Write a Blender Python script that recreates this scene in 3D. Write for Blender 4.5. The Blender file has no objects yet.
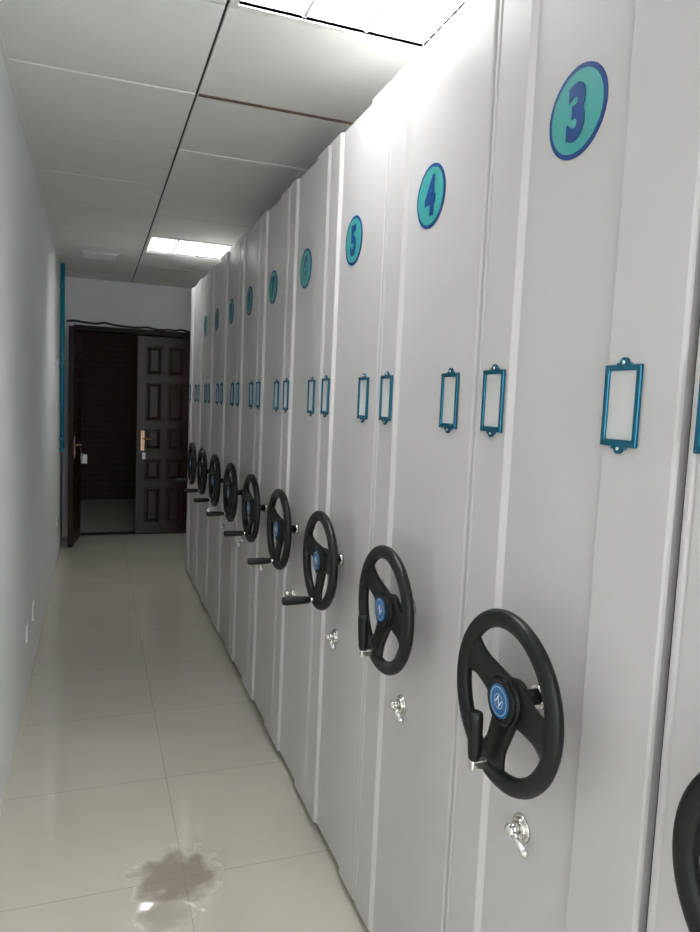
import bpy, bmesh, math, random
from mathutils import Vector, Matrix
random.seed(4)
S = bpy.context.scene
try:
    S.view_settings.view_transform = 'Standard'
    S.view_settings.look = 'None'
except Exception:
    pass

CAMZ = 1.5
FX = 0.73          # cabinet face
WX = -0.30         # left wall
CZ = 2.60          # ceiling
BY = 7.60          # back wall
RX = 3.5           # right wall
FY = -2.6          # wall behind camera

# ---------------------------------------------------------------- materials
def mat(name, col, rough=0.5, metal=0.0, bump=0.0, bscale=200.0, var=0.0, vscale=3.0,
        emit=None, estr=0.0, coat=0.0, spec=0.5):
    m = bpy.data.materials.new(name); m.use_nodes = True
    nt = m.node_tree; b = nt.nodes['Principled BSDF']
    b.inputs['Base Color'].default_value = (*col, 1)
    b.inputs['Roughness'].default_value = rough
    b.inputs['Metallic'].default_value = metal
    b.inputs['Specular IOR Level'].default_value = spec
    b.inputs['Coat Weight'].default_value = coat
    if emit:
        b.inputs['Emission Color'].default_value = (*emit, 1)
        b.inputs['Emission Strength'].default_value = estr
    tc = nt.nodes.new('ShaderNodeTexCoord')
    if var > 0:
        n = nt.nodes.new('ShaderNodeTexNoise'); n.inputs['Scale'].default_value = vscale
        n.inputs['Detail'].default_value = 4
        nt.links.new(tc.outputs['Object'], n.inputs['Vector'])
        r = nt.nodes.new('ShaderNodeValToRGB')
        r.color_ramp.elements[0].position = .3; r.color_ramp.elements[1].position = .7
        r.color_ramp.elements[0].color = (*[c*(1-var) for c in col], 1)
        r.color_ramp.elements[1].color = (*[min(1, c*(1+var)) for c in col], 1)
        nt.links.new(n.outputs['Fac'], r.inputs['Fac'])
        nt.links.new(r.outputs['Color'], b.inputs['Base Color'])
    if bump > 0:
        n = nt.nodes.new('ShaderNodeTexNoise'); n.inputs['Scale'].default_value = bscale
        nt.links.new(tc.outputs['Object'], n.inputs['Vector'])
        bp = nt.nodes.new('ShaderNodeBump'); bp.inputs['Strength'].default_value = bump
        bp.inputs['Distance'].default_value = 0.001
        nt.links.new(n.outputs['Fac'], bp.inputs['Height'])
        nt.links.new(bp.outputs['Normal'], b.inputs['Normal'])
    return m

M_cab   = mat('cabinet_grey_paint', (.55,.53,.53), .33, var=.012, vscale=2)
M_body  = mat('cabinet_body_paint', (.60,.59,.58), .5, bump=.1, bscale=300)
M_dark  = mat('dark_gap', (.02,.02,.02), .8, var=.1)
M_black = mat('black_plastic', (.005,.005,.006), .42, bump=.1, bscale=600, spec=.32)
M_rub   = mat('rubber_seal', (.03,.03,.03), .7, bump=.1)
M_chr   = mat('chrome', (.75,.74,.72), .14, metal=1, var=.03, vscale=40)
M_teal  = mat('teal_anodised', (.0,.10,.165), .25, metal=.5, var=.08, vscale=30)
M_badge = mat('badge_teal', (.035,.31,.29), .4, var=.03, vscale=20)
M_blue  = mat('badge_blue', (.0,.045,.20), .45, var=.03, vscale=20, spec=.3)
M_embl  = mat('emblem_blue', (.01,.12,.32), .35, var=.05, vscale=60)
M_white = mat('white_plastic', (.78,.78,.76), .4, var=.02)
M_refl  = mat('white_reflector', (.85,.86,.86), .5, var=.02)
M_paper = mat('label_card', (.58,.58,.57), .35, var=.03, vscale=12)
M_wall  = mat('wall_paint', (.84,.86,.84), .65, var=.004, vscale=1.5, spec=.3)
M_wallb = mat('wall_paint_back', (.74,.74,.76), .7, bump=.15, bscale=60, var=.02, vscale=2)
M_tile  = mat('ceiling_tile', (.84,.84,.81), .75, bump=.5, bscale=260, var=.02, vscale=4)
M_slab  = mat('ceiling_slab', (.06,.06,.06), .9, var=.1)
M_raild = mat('ceiling_rail_dark', (.05,.045,.04), .6, var=.1)
M_railm = mat('ceiling_rail_grey', (.12,.11,.10), .5, var=.1)
M_door  = mat('door_mahogany', (.016,.005,.0042), .32, bump=.1, bscale=40, var=.35, vscale=8, spec=.3)
M_frame = mat('door_frame_brown', (.010,.005,.004), .5, var=.2, vscale=10, spec=.2)
M_brass = mat('brass_worn', (.50,.34,.22), .35, metal=1, var=.1, vscale=40)
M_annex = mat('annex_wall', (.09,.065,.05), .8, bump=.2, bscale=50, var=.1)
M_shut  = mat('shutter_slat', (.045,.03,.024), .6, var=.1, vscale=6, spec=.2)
M_alu   = mat('louver_white', (.82,.82,.82), .35, metal=.2, var=.02)
M_pipe  = mat('conduit_teal', (.0,.20,.30), .4, var=.1, vscale=6)
M_cable = mat('black_cable', (.01,.01,.01), .5, var=.1)
M_tag   = mat('key_tag', (.75,.75,.78), .4, var=.04)
M_rust  = mat('rusty_rail', (.12,.085,.06), .6, var=.3, vscale=20)

def floor_mat():
    m = bpy.data.materials.new('porcelain_floor'); m.use_nodes = True
    nt = m.node_tree; L = nt.links; b = nt.nodes['Principled BSDF']
    tc = nt.nodes.new('ShaderNodeTexCoord')
    mp = nt.nodes.new('ShaderNodeMapping'); mp.vector_type = 'POINT'
    mp.inputs['Location'].default_value = (-.275+6, -2.087+6, 0)
    L.new(tc.outputs['Object'], mp.inputs['Vector'])
    br = nt.nodes.new('ShaderNodeTexBrick'); br.offset = 0; br.squash = 1
    br.inputs['Scale'].default_value = 1
    br.inputs['Brick Width'].default_value = .6; br.inputs['Row Height'].default_value = .6
    br.inputs['Mortar Size'].default_value = .0014; br.inputs['Mortar Smooth'].default_value = .3
    br.inputs['Color1'].default_value = (.57,.54,.465,1); br.inputs['Color2'].default_value = (.56,.53,.455,1)
    br.inputs['Mortar'].default_value = (.36,.33,.28,1)
    L.new(mp.outputs['Vector'], br.inputs['Vector'])
    n = nt.nodes.new('ShaderNodeTexNoise'); n.inputs['Scale'].default_value = 3.5; n.inputs['Detail'].default_value = 6
    L.new(tc.outputs['Object'], n.inputs['Vector'])
    mx = nt.nodes.new('ShaderNodeMix'); mx.data_type = 'RGBA'; mx.blend_type = 'MULTIPLY'
    mx.inputs['Factor'].default_value = 1
    r = nt.nodes.new('ShaderNodeValToRGB')
    r.color_ramp.elements[0].position = .3; r.color_ramp.elements[0].color = (.95,.94,.93,1)
    r.color_ramp.elements[1].position = .7; r.color_ramp.elements[1].color = (1,1,1,1)
    L.new(n.outputs['Fac'], r.inputs['Fac'])
    L.new(br.outputs['Color'], mx.inputs['A']); L.new(r.outputs['Color'], mx.inputs['B'])
    # dirty smudge on the floor
    def blob(cx, cy, rx, ry, hi):
        mp2 = nt.nodes.new('ShaderNodeMapping')
        mp2.inputs['Location'].default_value = (-cx/rx, -cy/ry, 0)
        mp2.inputs['Scale'].default_value = (1/rx, 1/ry, 0)
        L.new(tc.outputs['Object'], mp2.inputs['Vector'])
        ln = nt.nodes.new('ShaderNodeVectorMath'); ln.operation = 'LENGTH'
        L.new(mp2.outputs['Vector'], ln.inputs[0])
        n2 = nt.nodes.new('ShaderNodeTexNoise'); n2.inputs['Scale'].default_value = 16; n2.inputs['Detail'].default_value = 5
        L.new(tc.outputs['Object'], n2.inputs['Vector'])
        a = nt.nodes.new('ShaderNodeMath'); a.operation = 'MULTIPLY_ADD'
        L.new(n2.outputs['Fac'], a.inputs[0]); a.inputs[1].default_value = 1.5; L.new(ln.outputs['Value'], a.inputs[2])
        r2 = nt.nodes.new('ShaderNodeMapRange'); r2.inputs['From Min'].default_value = 1.85
        r2.inputs['From Max'].default_value = 1.35; r2.inputs['To Min'].default_value = 0; r2.inputs['To Max'].default_value = hi
        L.new(a.outputs['Value'], r2.inputs['Value']); return r2.outputs['Result']
    b1 = blob(.250, 2.10, .13, .14, .68); b2 = blob(.20, 1.94, .08, .07, .40)
    mxx = nt.nodes.new('ShaderNodeMath'); mxx.operation = 'MAXIMUM'; L.new(b1, mxx.inputs[0]); L.new(b2, mxx.inputs[1])
    mx2 = nt.nodes.new('ShaderNodeMix'); mx2.data_type = 'RGBA'
    L.new(mxx.outputs['Value'], mx2.inputs['Factor'])
    L.new(mx.outputs['Result'], mx2.inputs['A']); mx2.inputs['B'].default_value = (.14,.10,.06,1)
    L.new(mx2.outputs['Result'], b.inputs['Base Color'])
    rr = nt.nodes.new('ShaderNodeMapRange'); rr.inputs['From Max'].default_value = .15
    rr.inputs['To Min'].default_value = .035; rr.inputs['To Max'].default_value = .5
    L.new(mxx.outputs['Value'], rr.inputs['Value']); L.new(rr.outputs['Result'], b.inputs['Roughness'])
    b.inputs['IOR'].default_value = 2.0
    return m
M_floor = floor_mat()

# ---------------------------------------------------------------- helpers
class MB:
    """mesh builder with several materials"""
    def __init__(s): s.bm = bmesh.new(); s.mats = []
    def mi(s, m):
        if m not in s.mats: s.mats.append(m)
        return s.mats.index(m)
    def _fin(s, geom_faces, m, smooth=False):
        i = s.mi(m)
        for f in geom_faces:
            f.material_index = i; f.smooth = smooth
    def box(s, a, b, m, bev=0.0, mx=None):
        before = set(s.bm.faces)
        c = [(a[i]+b[i])/2 for i in range(3)]; d = [abs(b[i]-a[i]) for i in range(3)]
        r = bmesh.ops.create_cube(s.bm, size=1, matrix=Matrix.Translation(c) @ Matrix.Diagonal((*d, 1)))
        vs = r['verts']
        if bev > 0:
            es = list({e for v in vs for e in v.link_edges})
            bmesh.ops.bevel(s.bm, geom=es, offset=bev, segments=2, affect='EDGES', profile=.5)
        new = [f for f in s.bm.faces if f not in before]
        if mx is not None:
            bmesh.ops.transform(s.bm, matrix=mx, verts=list({v for f in new for v in f.verts}))
        s._fin(new, m)
    def cyl(s, p0, p1, r0, m, r1=None, seg=24, caps=True):
        before = set(s.bm.faces)
        p0 = Vector(p0); p1 = Vector(p1); d = p1-p0
        q = Vector((0,0,1)).rotation_difference(d.normalized()).to_matrix().to_4x4()
        bmesh.ops.create_cone(s.bm, cap_ends=caps, segments=seg, radius1=r0, radius2=r0 if r1 is None else r1,
                              depth=d.length, matrix=Matrix.Translation((p0+p1)/2) @ q)
        new = [f for f in s.bm.faces if f not in before]
        s._fin(new, m, True)
        for f in new:
            if len(f.verts) > 4: f.smooth = False
    def sph(s, c, r, m, sc=(1,1,1)):
        before = set(s.bm.faces)
        bmesh.ops.create_uvsphere(s.bm, u_segments=20, v_segments=12, radius=r,
                                  matrix=Matrix.Translation(c) @ Matrix.Diagonal((*sc,1)))
        s._fin([f for f in s.bm.faces if f not in before], m, True)
    def loops(s, rings, m, closed_ring=True, closed_path=False, caps=False, smooth=True):
        vr = [[s.bm.verts.new(p) for p in ring] for ring in rings]
        fs = []; n = len(vr[0]); k = len(vr)
        for i in range(k if closed_path else k-1):
            A = vr[i]; B = vr[(i+1) % k]
            for j in range(n if closed_ring else n-1):
                fs.append(s.bm.faces.new((A[j], A[(j+1)%n], B[(j+1)%n], B[j])))
        s._fin(fs, m, smooth)
        if caps:
            c = [s.bm.faces.new(vr[0]), s.bm.faces.new(vr[-1])]
            s._fin(c, m, False)
    def obj(s, name, parent=None, loc=(0,0,0), rot=None):
        bmesh.ops.recalc_face_normals(s.bm, faces=s.bm.faces)
        me = bpy.data.meshes.new(name); s.bm.to_mesh(me); s.bm.free()
        for m in s.mats: me.materials.append(m)
        o = bpy.data.objects.new(name, me); S.collection.objects.link(o)
        o.location = loc
        if rot: o.rotation_euler = rot
        if parent: o.parent = parent
        return o

def empty(name, loc=(0,0,0)):
    e = bpy.data.objects.new(name, None); e.empty_display_size = .1
    e.location = loc; S.collection.objects.link(e); return e

def inst(o, name, parent, loc, rot=None):
    c = bpy.data.objects.new(name, o.data); S.collection.objects.link(c)
    c.parent = parent; c.location = loc
    if rot: c.rotation_euler = rot
    return c

# ---------------------------------------------------------------- room shell
mb = MB(); mb.box((WX-.0, FY, -.1), (RX, BY, 0), M_floor)
mb.box((-.75, BY, -.1), (1.9, 10.3, 0), M_floor); mb.obj('floor')
mb = MB(); mb.box((WX-.15, FY-.15, 0), (WX, BY, 2.85), M_wall); mb.obj('wall_left')
mb = MB(); mb.box((RX, FY-.15, 0), (RX+.15, BY+.15, 2.85), M_wallb); mb.obj('wall_right')
# wall behind the camera with a large window added to brighten the room
W0, W1, WZ0, WZ1 = -.15, 2.6, .85, 2.45
mb = MB()
mb.box((WX, FY-.15, 0), (W0, FY, 2.85), M_wallb); mb.box((W1, FY-.15, 0), (RX, FY, 2.85), M_wallb)
mb.box((W0, FY-.15, 0), (W1, FY, WZ0), M_wallb); mb.box((W0, FY-.15, WZ1), (W1, FY, 2.85), M_wallb)
mb.obj('wall_front')
mb = MB()
for x in (W0, (W0+W1)/2-.025, W1-.05):
    mb.box((x, FY-.10, WZ0), (x+.05, FY-.04, WZ1), M_white, .004)
for z in (WZ0, WZ1-.05):
    mb.box((W0+.05, FY-.099, z), (W1-.05, FY-.041, z+.05), M_white, .004)
mb.obj('added_window_1')
DX0, DX1, DZ = -.205, 1.02, 2.14
mb = MB()
mb.box((WX-.15, BY, 0), (DX0, BY+.15, 2.85), M_wallb)
mb.box((DX1, BY, 0), (RX, BY+.15, 2.85), M_wallb)
mb.box((DX0, BY, DZ), (DX1, BY+.15, 2.85), M_wallb)
mb.obj('wall_back')
# dim lobby behind the door
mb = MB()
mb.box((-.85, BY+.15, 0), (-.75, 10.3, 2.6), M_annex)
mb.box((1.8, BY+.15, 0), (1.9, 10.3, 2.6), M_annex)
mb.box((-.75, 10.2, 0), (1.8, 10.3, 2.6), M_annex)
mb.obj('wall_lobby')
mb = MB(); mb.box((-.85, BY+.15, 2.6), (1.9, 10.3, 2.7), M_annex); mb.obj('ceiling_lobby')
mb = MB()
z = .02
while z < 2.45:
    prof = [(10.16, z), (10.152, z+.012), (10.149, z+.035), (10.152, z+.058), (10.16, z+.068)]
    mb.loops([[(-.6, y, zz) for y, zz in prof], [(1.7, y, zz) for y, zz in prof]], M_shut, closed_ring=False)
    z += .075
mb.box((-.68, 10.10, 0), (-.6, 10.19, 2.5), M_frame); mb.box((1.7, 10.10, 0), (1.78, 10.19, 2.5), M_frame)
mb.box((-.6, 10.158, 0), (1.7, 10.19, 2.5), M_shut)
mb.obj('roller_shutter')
# unseen small lamp, added to lift the dark lobby slightly
e = empty('added_lobby_lamp', (.9, 8.9, 2.6))
mb = MB(); mb.cyl((0,0,-.03), (0,0,-.001), .10, M_white, seg=32); mb.sph((0,0,-.03), .085, M_white, (1,1,.5)); mb.obj('base', e)
ld = bpy.data.lights.new('lobby', 'POINT'); ld.energy = 2.2; ld.color = (1,.86,.72); ld.shadow_soft_size = .05
lo = bpy.data.objects.new('lobby_fill', ld); S.collection.objects.link(lo); lo.parent = e; lo.location = (0,0,-.14)

# ---------------------------------------------------------------- ceiling
GX = [WX, .343, .973, 1.603, 2.233, 2.863, RX]
GY = [2.74+.63*k for k in range(-9, 8)]
GY = [FY] + [g for g in GY if g > FY+.1] + [BY]
def near(a, b): return abs(a-b) < .05
LIGHTS = [(.343, 1.48), (.343, 5.26), (.343, -1.67), (2.233, 1.48), (2.233, 5.26)]
mb = MB()
mb.box((WX-.15, FY-.15, 2.76), (RX+.15, BY+.15, 2.85), M_slab)
for i in range(len(GX)-1):
    for j in range(len(GY)-1):
        x0, x1, y0, y1 = GX[i], GX[i+1], GY[j], GY[j+1]
        if any(near(x0, l[0]) and near(y0, l[1]) for l in LIGHTS): continue
        g = .0045; h = .0045
        dz = random.uniform(-.0015, .0015)
        mb.box((x0+g, y0+h, CZ+dz), (x1-g, y1-h, CZ+.012+dz), M_tile, bev=.0022)
mb.obj('ceiling')
mb = MB()
for x in GX[1:-1]:
    mb.box((x-.012, FY, CZ+.0125), (x+.012, BY, CZ+.05), M_raild)
for y in GY[1:-1]:
    mm = M_raild if near(y, 2.74) or near(y, 2.11) else M_railm
    mb.box((WX, y-.012, CZ+.0128), (RX, y+.012, CZ+.045), mm)
mb.box((.35, 2.733, CZ-.004), (.97, 2.747, CZ+.013), M_rust)
mb.box((WX, FY, CZ-.006), (WX+.014, BY, CZ+.012), M_tile)
mb.obj('trim_ceiling_grid')

def troffer(x0, y0, power, tube):
    x1, y1 = x0+.63, y0+.63
    mt = mat('fluorescent_tube', (1,1,1), .3, emit=(.95,.98,1), estr=tube)
    e = empty('recessed_ceiling_light', ((x0+x1)/2, (y0+y1)/2, CZ))
    hx = .31; b = .022
    m = MB()
    m.box((-hx, -hx, -.004), (-hx+b, hx, .012), M_white, .002); m.box((hx-b, -hx, -.004), (hx, hx, .012), M_white, .002)
    m.box((-hx+b, -hx, -.004), (hx-b, -hx+b, .012), M_white, .002); m.box((-hx+b, hx-b, -.004), (hx-b, hx, .012), M_white, .002)
    i = hx-b
    for s in (-1, 1):
        m.box((s*i, -i, .0), (s*(i+.004), i, .11), M_refl); m.box((-i, s*i, .0), (i, s*(i+.004), .11), M_refl)
    m.box((-i, -i, .105), (i, i, .115), M_refl)
    m.obj('housing', e)
    m = MB()
    for k in range(1, 3):
        xx = -i + 2*i*k/3
        m.box((xx-.006, -i, .002), (xx+.006, i, .042), M_alu, .002)
    for k in range(1, 13):
        yy = -i + 2*i*k/13
        m.box((-i, yy-.0012, .003), (i, yy+.0012, .040), M_alu)
    m.obj('louver', e)
    m = MB()
    for k in range(3):
        xx = -i + 2*i*(k+.5)/3
        m.cyl((xx, -i+.02, .062), (xx, i-.02, .062), .013, mt, seg=12)
    m.obj('tubes', e)
    ld = bpy.data.lights.new('troffer_lamp', 'AREA'); ld.shape = 'SQUARE'; ld.size = .54
    ld.energy = power; ld.color = (.98, .99, 1)
    lo = bpy.data.objects.new('lamp', ld); S.collection.objects.link(lo); lo.parent = e; lo.location = (0,0,.09)
troffer(.343, 1.48, 30, 14); troffer(.343, 5.26, 14, 3.5); troffer(.343, -1.67, 90, 14)
troffer(2.233, 1.48, 150, 14); troffer(2.233, 5.26, 160, 14)

# soft fill light at the added window, lifts walls and ceiling
ld = bpy.data.lights.new('added_window_fill', 'AREA'); ld.shape = 'RECTANGLE'; ld.size = W1-W0; ld.size_y = WZ1-WZ0
ld.energy = 145; ld.color = (.95,.975,1)
lo = bpy.data.objects.new('added_window_fill', ld); S.collection.objects.link(lo)
lo.location = ((W0+W1)/2, FY-.2, (WZ0+WZ1)/2); lo.rotation_euler = (math.radians(90), 0, 0)

# ceiling vent
mb = MB()
mb.box((-.15, -.15, -.006), (.15, .15, -.001), M_white, .002)
for k in range(9):
    y = -.12+.03*k
    mb.box((-.13, y-.004, -.014), (.13, y+.010, -.006), M_white)
mb.obj('ceiling_vent', None, (.03, 6.22, CZ-.001))

# ---------------------------------------------------------------- cabinets
def badge_text(txt, parent, loc, h):
    cu = bpy.data.curves.new('t', 'FONT'); cu.body = txt; cu.align_x = 'CENTER'; cu.align_y = 'CENTER'
    cu.size = h; cu.extrude = .0004; cu.offset = .0055 if len(txt) == 1 else .005
    if len(txt) > 1: cu.space_character = 1.12
    to = bpy.data.objects.new('t', cu); S.collection.objects.link(to)
    bpy.context.view_layer.update()
    dg = bpy.context.evaluated_depsgraph_get()
    me = bpy.data.meshes.new_from_object(to.evaluated_get(dg)); me.name = 'number_' + txt
    bpy.data.objects.remove(to); 
    o = bpy.data.objects.new('number', me); S.collection.objects.link(o)
    me.materials.clear(); me.materials.append(M_blue)
    R = Matrix(((0,0,-1),(-1,0,0),(0,1,0)))
    sx = .62 if len(txt) > 1 else .84
    for v in me.vertices:
        v.co = R @ Vector((v.co.x*sx, v.co.y, v.co.z))
    ys = [v.co.y for v in me.vertices]; zs = [v.co.z for v in me.vertices]
    cy = (min(ys)+max(ys))/2; cz = (min(zs)+max(zs))/2
    for v in me.vertices: v.co.y -= cy; v.co.z -= cz
    o.parent = parent; o.location = loc

ZT = 2.35
REC = .010
def cabinet_panel(parent, ya, yb, c):
    """end panel; local coordinates relative to (FX, c, 0)"""
    a, b = ya-c, yb-c
    pr = [(a, .045), (a, .006), (a+.002, .002), (a+.006, 0),
          (-.120, 0), (-.119, .0005), (-.111, REC-.0005), (-.110, REC),
          (.142, REC), (.143, REC-.0005), (.153, .0005), (.154, 0),
          (b-.022, 0), (b-.019, .003), (b-.015, .003), (b-.012, 0), (b-.006, 0), (b-.002, .002), (b, .006), (b, .045)]
    m = MB()
    zb = .030
    m.loops([[(x, y, zb) for y, x in pr], [(x, y, ZT) for y, x in pr]], M_cab, closed_ring=True, caps=True, smooth=False)
    m.obj('end_panel', parent)

def make_wheel():
    """plane YZ, axis X, front toward -X"""
    m = MB(); R = .139
    rings = []
    for i in range(72):
        t = 2*math.pi*i/72; ring = []
        for j in range(14):
            p = 2*math.pi*j/14
            rr = R + .0165*math.cos(p); xx = .0135*math.sin(p)
            ring.append((xx, rr*math.cos(t), rr*math.sin(t)))
        rings.append(ring)
    m.loops(rings, M_black, closed_path=True)
    for a in (255, 255-97, 255+97):
        t = math.radians(a); d = Vector((0, -math.cos(t), math.sin(t))); n = Vector((0, -math.sin(t), -math.cos(t)))
        rings = []
        for k in range(13):
            u = k/12; r = .006 + u*(R-.006)
            w = .040 - .012*math.sin(min(1,u*1.35)*math.pi*.5) + .026*(max(0, u-.62)/.38)**1.6
            th = .008 - .002*u
            x0 = .010*math.cos(u*math.pi/2)
            c = d*r; ring = []
            for j in range(12):
                p = 2*math.pi*j/12
                cw = math.copysign(abs(math.cos(p))**.6, math.cos(p)); sw = math.copysign(abs(math.sin(p))**.6, math.sin(p))
                q = c + n*(w*cw); ring.append((x0 + th*sw, q.y, q.z))
            rings.append(ring)
        m.loops(rings, M_black, caps=True)
    m.cyl((-.006,0,0), (.03,0,0), .046, M_black, r1=.034, seg=36)
    m.cyl((-.010,0,0), (-.006,0,0), .036, M_black, r1=.043, seg=36)
    m.cyl((.03,0,0), (.064,0,0), .014, M_black, seg=24)
    m.cyl((.062,0,0), (.0745,0,0), .019, M_chr, r1=.023, seg=28)
    m.cyl((-.0118,0,0), (-.0098,0,0), .029, M_embl, seg=36)
    for k in range(2):
        R0 = .0245 if k == 0 else .0130
        rings = []
        for i in range(36):
            t = 2*math.pi*i/36
            rings.append([(-.0122, rr*math.cos(t), rr*math.sin(t)) for rr in (R0-.0010, R0)])
        m.loops(rings, M_white, closed_ring=False, closed_path=True, smooth=False)
    mxr = Matrix.Rotation(math.radians(35), 4, 'X')
    for yy in (-.006, .006):
        m.box((-.0125,yy-.001,-.008), (-.0117,yy+.001,.008), M_white, mx=mxr)
    m.box((-.0125,-.007,-.0010), (-.0117,.007,.0010), M_white, mx=Matrix.Rotation(math.radians(80), 4, 'X'))
    return m.obj('handwheel')
def make_grip():
    m = MB()
    prof = [(.000,.006),(.005,.0062),(.009,.0105),(.018,.0118),(.040,.0128),(.068,.0135),(.086,.0138),(.094,.0125),(.097,.008)]
    rings = [[(r*math.cos(2*math.pi*j/20), r*math.sin(2*math.pi*j/20), z) for j in range(20)] for z, r in prof]
    m.loops(rings, M_black, caps=True)
    m.cyl((0,0,-.010), (0,0,.008), .0065, M_chr, seg=16)
    return m.obj('crank_grip')
def make_lock():
    m = MB()
    m.cyl((-.004,0,0), (0,0,0), .024, M_chr, r1=.026, seg=32)
    m.cyl((-.010,0,0), (-.003,0,0), .017, M_chr, r1=.020, seg=24)
    m.cyl((-.026,0,0), (-.008,0,0), .011, M_chr, seg=20)
    m.sph((-.026,0,0), .012, M_chr, (.7,1,1))
    m.cyl((-.022,0,0), (-.020,-.040,-.018), .0070, M_chr, r1=.0085, seg=16)
    m.sph((-.020,-.0405,-.0182), .0090, M_chr)
    return m.obj('cabinet_lock')
def make_holder():
    m = MB(); w, h = .037, .060
    f = .0085
    m.box((-.006,-w,-h), (0,-w+f,h), M_teal, .0015); m.box((-.006,w-f,-h), (0,w,h), M_teal, .0015)
    m.box((-.0062,-w,h-f), (0,w,h), M_teal, .0015); m.box((-.0062,-w,-h), (0,w,-h+f+.002), M_teal, .0015)
    m.box((-.002,-w+f,-h+f), (-.0004,w-f,h-f), M_paper)
    for s in (-1, 1):
        m.cyl((-.004,0,s*(h+.002)), (0,0,s*(h+.002)), .009, M_teal, seg=24)
        m.box((-.004,-.015,s*h-.004), (0,.015,s*h+.003), M_teal, .001)
        m.sph((-.0045,0,s*(h+.003)), .0032, M_chr, (.5,1,1))
    return m.obj('label_holder')

proto = {'wheel': make_wheel(), 'grip': make_grip(), 'lock': make_lock(), 'holder': make_holder()}
used = set()
def put(kind, name, parent, loc, rot=None):
    o = proto[kind]
    if kind not in used:
        used.add(kind); o.parent = parent; o.location = loc; o.name = name
        if rot: o.rotation_euler = rot
        return o
    return inst(o, name, parent, loc, rot)

def make_badge(parent, txt):
    m = MB(); R = .0735
    m.cyl((REC-.0016,0,0), (REC,0,0), R, M_blue, seg=64)
    m.cyl((REC-.0022,0,0), (REC-.0014,0,0), R-.008, M_badge, seg=64)
    m.obj('number_badge', parent, (0,.014,1.988))
    badge_text(txt, parent, (REC-.0028, .014, 1.988), .118)

nums = [('1', -.075), ('2', .458), ('3', .992), ('4', 1.527), ('5', 2.052), ('6', 2.573), ('7', 3.088),
        ('8', 3.602), ('9', 4.113), ('10', 4.625), ('11', 5.135), ('', 5.65)]
seams = [-.345, .185, .722, 1.268, 1.798, 2.318, 2.836, 3.350, 3.862, 4.374, 4.885, 5.396, 5.92]
wrot = {'1':20,'2':-10,'3':0,'4':6,'5':-8,'6':-3,'7':4,'8':8,'9':6,'10':-8,'11':0}
for i, (t, c) in enumerate(nums):
    ya, yb = seams[i]+.003, seams[i+1]-.003
    if t == '2': yb -= .008
    if t == '3': ya += .003
    e = empty('mobile_shelving_cabinet', (FX, c, 0))
    cabinet_panel(e, ya, yb, c)
    a, b = ya-c, yb-c
    m = MB()
    m.box((.045, a+.012, .06), (2.5, b-.012, ZT-.03), M_body)
    m.box((.045, a+.004, .03), (2.5, b-.004, .10), M_body, .003)
    m.box((.045, a+.004, ZT-.05), (2.5, b-.004, ZT-.012), M_body, .003)
    for xx in (.85, 1.68):
        m.box((xx-.02, a+.004, .1), (xx+.02, b-.004, ZT-.05), M_body)
    m.obj('shelving_body', e)
    m = MB()
    m.box((.02, a-.0015, .05), (.04, a+.001, ZT-.01), M_rub)
    for xx in (.25, 2.2):
        for yy in (a+.09, b-.09):
            m.cyl((xx-.015, yy, .032), (xx+.015, yy, .032), .032, M_rub, seg=20)
    m.obj('seal_and_rollers', e)
    put('holder', 'label_holder_1', e, (-.0005, -.157, 1.510))
    put('holder', 'label_holder_2', e, (-.0005, .199, 1.512))
    if not t: continue
    make_badge(e, t)
    wz = 1.0
    ang = math.radians(wrot[t])
    WXo = -.065
    put('wheel', 'handwheel', e, (WXo, .000, wz), (ang, 0, 0))
    ga = math.radians(254 - wrot[t])
    gy, gz = -math.cos(ga)*.132, math.sin(ga)*.132
    if t in ('3', '4', '2'):
        put('grip', 'crank_grip', e, (WXo-.030, gy, wz+gz), (math.radians(2), math.radians(-3), 0))
        m = MB(); m.box((-.038, -.007, -.012), (-.004, .007, .006), M_chr, .003); m.obj('grip_hinge', e, (WXo, gy, wz+gz))
    else:
        put('grip', 'crank_grip', e, (WXo-.014, gy, wz+gz), (0, math.radians(-90), 0))
    put('lock', 'cabinet_lock', e, (REC-.0005, .030, .738))

mb = MB()
for x in (FX+.25, FX+2.2):
    mb.box((x-.03, -.5, 0), (x-.017, 6.0, .012), M_chr); mb.box((x+.017, -.5, 0), (x+.03, 6.0, .012), M_chr)
mb.obj('shelving_floor_rail')

# ---------------------------------------------------------------- door
mb = MB()
mb.box((DX0, BY-.015, 0), (DX0+.045, BY+.155, DZ), M_frame, .004)
mb.box((DX1-.045, BY-.015, 0), (DX1, BY+.155, DZ), M_frame, .004)
mb.box((DX0+.045, BY-.015, DZ-.05), (DX1-.045, BY+.155, DZ), M_frame, .004)
mb.box((DX0+.045, BY+.02, 0), (DX1-.045, BY+.13, .012), M_frame, .003)
mb.obj('door_frame')

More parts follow.
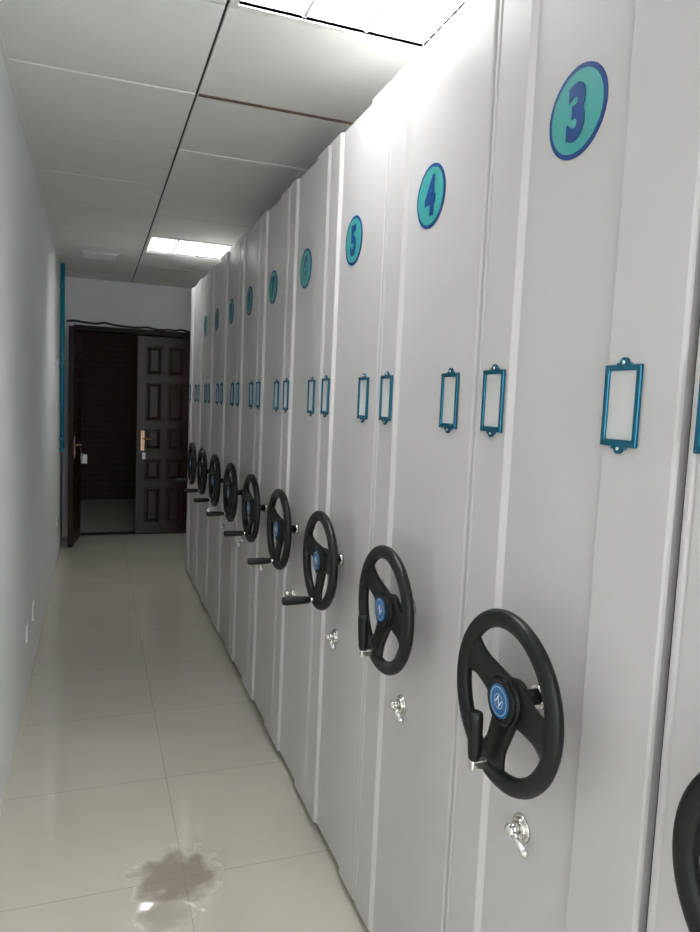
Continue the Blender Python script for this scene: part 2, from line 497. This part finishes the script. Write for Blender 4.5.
def leaf(W, H):
    m = MB(); T = .045
    m.box((0, -T/2, .015), (W, T/2, H), M_door, .003)
    cols = 2; rows = [(.12,.50),(.58,.80),(.90,1.12),(1.20,1.60),(1.68,1.98)]
    cw = (W-.09*2-.06)/cols
    for c in range(cols):
        x0 = .09 + c*(cw+.06); x1 = x0+cw
        for z0, z1 in rows:
            for s in (-1, 1):
                y = s*T/2
                def ring(x0,x1,z0,z1,y): return [(x0,y,z0),(x1,y,z0),(x1,y,z1),(x0,y,z1)]
                rs = [ring(x0,x1,z0,z1,y-s*.001), ring(x0+.006,x1-.006,z0+.006,z1-.006,y+s*.008),
                      ring(x0+.014,x1-.014,z0+.014,z1-.014,y+s*.008), ring(x0+.022,x1-.022,z0+.022,z1-.022,y+s*.001),
                      ring(x0+.045,x1-.045,z0+.045,z1-.045,y+s*.009)]
                m.loops(rs, M_door, smooth=False)
                i = m.mi(M_door)
                f = m.bm.faces.new([m.bm.verts.new(p) for p in ring(x0+.045,x1-.045,z0+.045,z1-.045,y+s*.009)]); f.material_index = i
    return m

def lockset(m, x, s, T=.045, dirn=1, z=.97):
    y = s*T/2
    m.box((x-.022, y, z-.10), (x+.022, y+s*.010, z+.11), M_brass, .004)
    m.cyl((x, y, z+.03), (x, y+s*.055, z+.03), .010, M_brass, seg=16)
    m.cyl((x, y+s*.052, z+.03), (x+dirn*.105, y+s*.055, z+.024), .0095, M_brass, r1=.008, seg=14)
    m.sph((x+dirn*.105, y+s*.055, z+.024), .010, M_brass)
    m.cyl((x, y+s*.008, z-.05), (x, y+s*.016, z-.05), .013, M_brass, seg=20)

m = leaf(.565, 2.075); lockset(m, .065, -1, dirn=1, z=.99)
m.box((.060, -.045, .80), (.095, -.040, .87), M_tag, .002)
m.cyl((.075, -.035, .92), (.077, -.042, .87), .0015, M_chr, seg=6)
d1 = m.obj('door_1', None, (.408, BY+.04, 0))
m = leaf(.56, 2.075); lockset(m, .56-.06, 1, dirn=-1, z=.95)
yk = .045/2+.055
m.cyl((.47, yk, .955), (.47, yk+.005, .90), .0015, M_chr, seg=6)
for k, (dx, dz) in enumerate(((0,0), (.012,-.012), (-.013,-.006))):
    m.box((.452+dx, yk+.004+.010*k, .835+dz), (.488+dx, yk+.010+.010*k, .90+dz), M_tag if k != 1 else M_chr, .001)
m.box((.44, yk+.0, .80), (.45, yk+.055, .885), M_tag, .002)
d2 = m.obj('door_2', None, (-.150, BY-.05, 0), (0, 0, math.radians(-96)))

cu = bpy.data.curves.new('door_cable', 'CURVE'); cu.dimensions = '3D'; cu.bevel_depth = .011; cu.bevel_resolution = 3
pts = []
x = -.27
while x < 1.25:
    pts.append((x, BY-.018, DZ+.03 - .02*(x) + random.uniform(-.012, .014))); x += .07
sp = cu.splines.new('NURBS'); sp.points.add(len(pts)-1)
for p, q in zip(sp.points, pts): p.co = (*q, 1)
sp.order_u = 3; sp.use_endpoint_u = True
co = bpy.data.objects.new('electrical_cable', cu); cu.materials.append(M_cable); S.collection.objects.link(co)

# teal conduit on left wall
mb = MB()
mb.cyl((WX+.024, 6.82, .95), (WX+.024, 6.82, CZ-.001), .019, M_pipe, seg=20)
for zz in (1.05, 1.7, 2.4):
    mb.box((WX+.0005, 6.785, zz-.012), (WX+.020, 6.855, zz+.012), M_pipe, .002)
    mb.cyl((WX+.024, 6.82, zz-.012), (WX+.024, 6.82, zz+.012), .0215, M_pipe, seg=20)
mb.cyl((WX+.024, 6.82, .935), (WX+.024, 6.82, .965), .0215, M_pipe, seg=20)
mb.obj('conduit_pipe')

def socket(y, z, kind='wall_socket'):
    m = MB()
    m.box((0, -.043, -.043), (.009, .043, .043), M_white, .003)
    if kind == 'wall_socket':
        for dy, dz in ((-.010,-.012),(.010,-.012),(0,-.02)):
            m.box((.0088, dy-.0018, dz-.005), (.0095, dy+.0018, dz+.005), M_dark)
        for dy in (-.009, .009):
            m.box((.0088, dy-.0015, .010), (.0095, dy+.0015, .020), M_dark)
    else:
        m.box((.009, -.030, -.030), (.013, .030, .030), M_white, .002)
    m.obj(kind, None, (WX+.0005, y, z))
socket(3.60, .33); socket(3.94, .33); socket(6.40, .38)
socket(6.30, 1.69, 'wall_switch'); socket(6.30, 1.35, 'wall_switch')

# ---------------------------------------------------------------- world + camera
w = bpy.data.worlds.new('World'); S.world = w; w.use_nodes = True
w.node_tree.nodes['Background'].inputs['Color'].default_value = (.6,.68,.75,1)
w.node_tree.nodes['Background'].inputs['Strength'].default_value = 1.0

dy = Vector((95-350, 466-390, -700)).normalized()
dx = Vector((2271-350, 466-484, -700)); dx = (dx - dy*dx.dot(dy)).normalized()
dz = dx.cross(dy).normalized()
cam = bpy.data.cameras.new('camera'); co = bpy.data.objects.new('camera', cam); S.collection.objects.link(co)
cam.sensor_fit = 'HORIZONTAL'; cam.sensor_width = 36; cam.lens = 36; cam.clip_start = .02
Mx = Matrix((dx, dy, dz)).to_4x4(); Mx.translation = Vector((0, 0, CAMZ))
co.matrix_world = Mx
S.camera = co
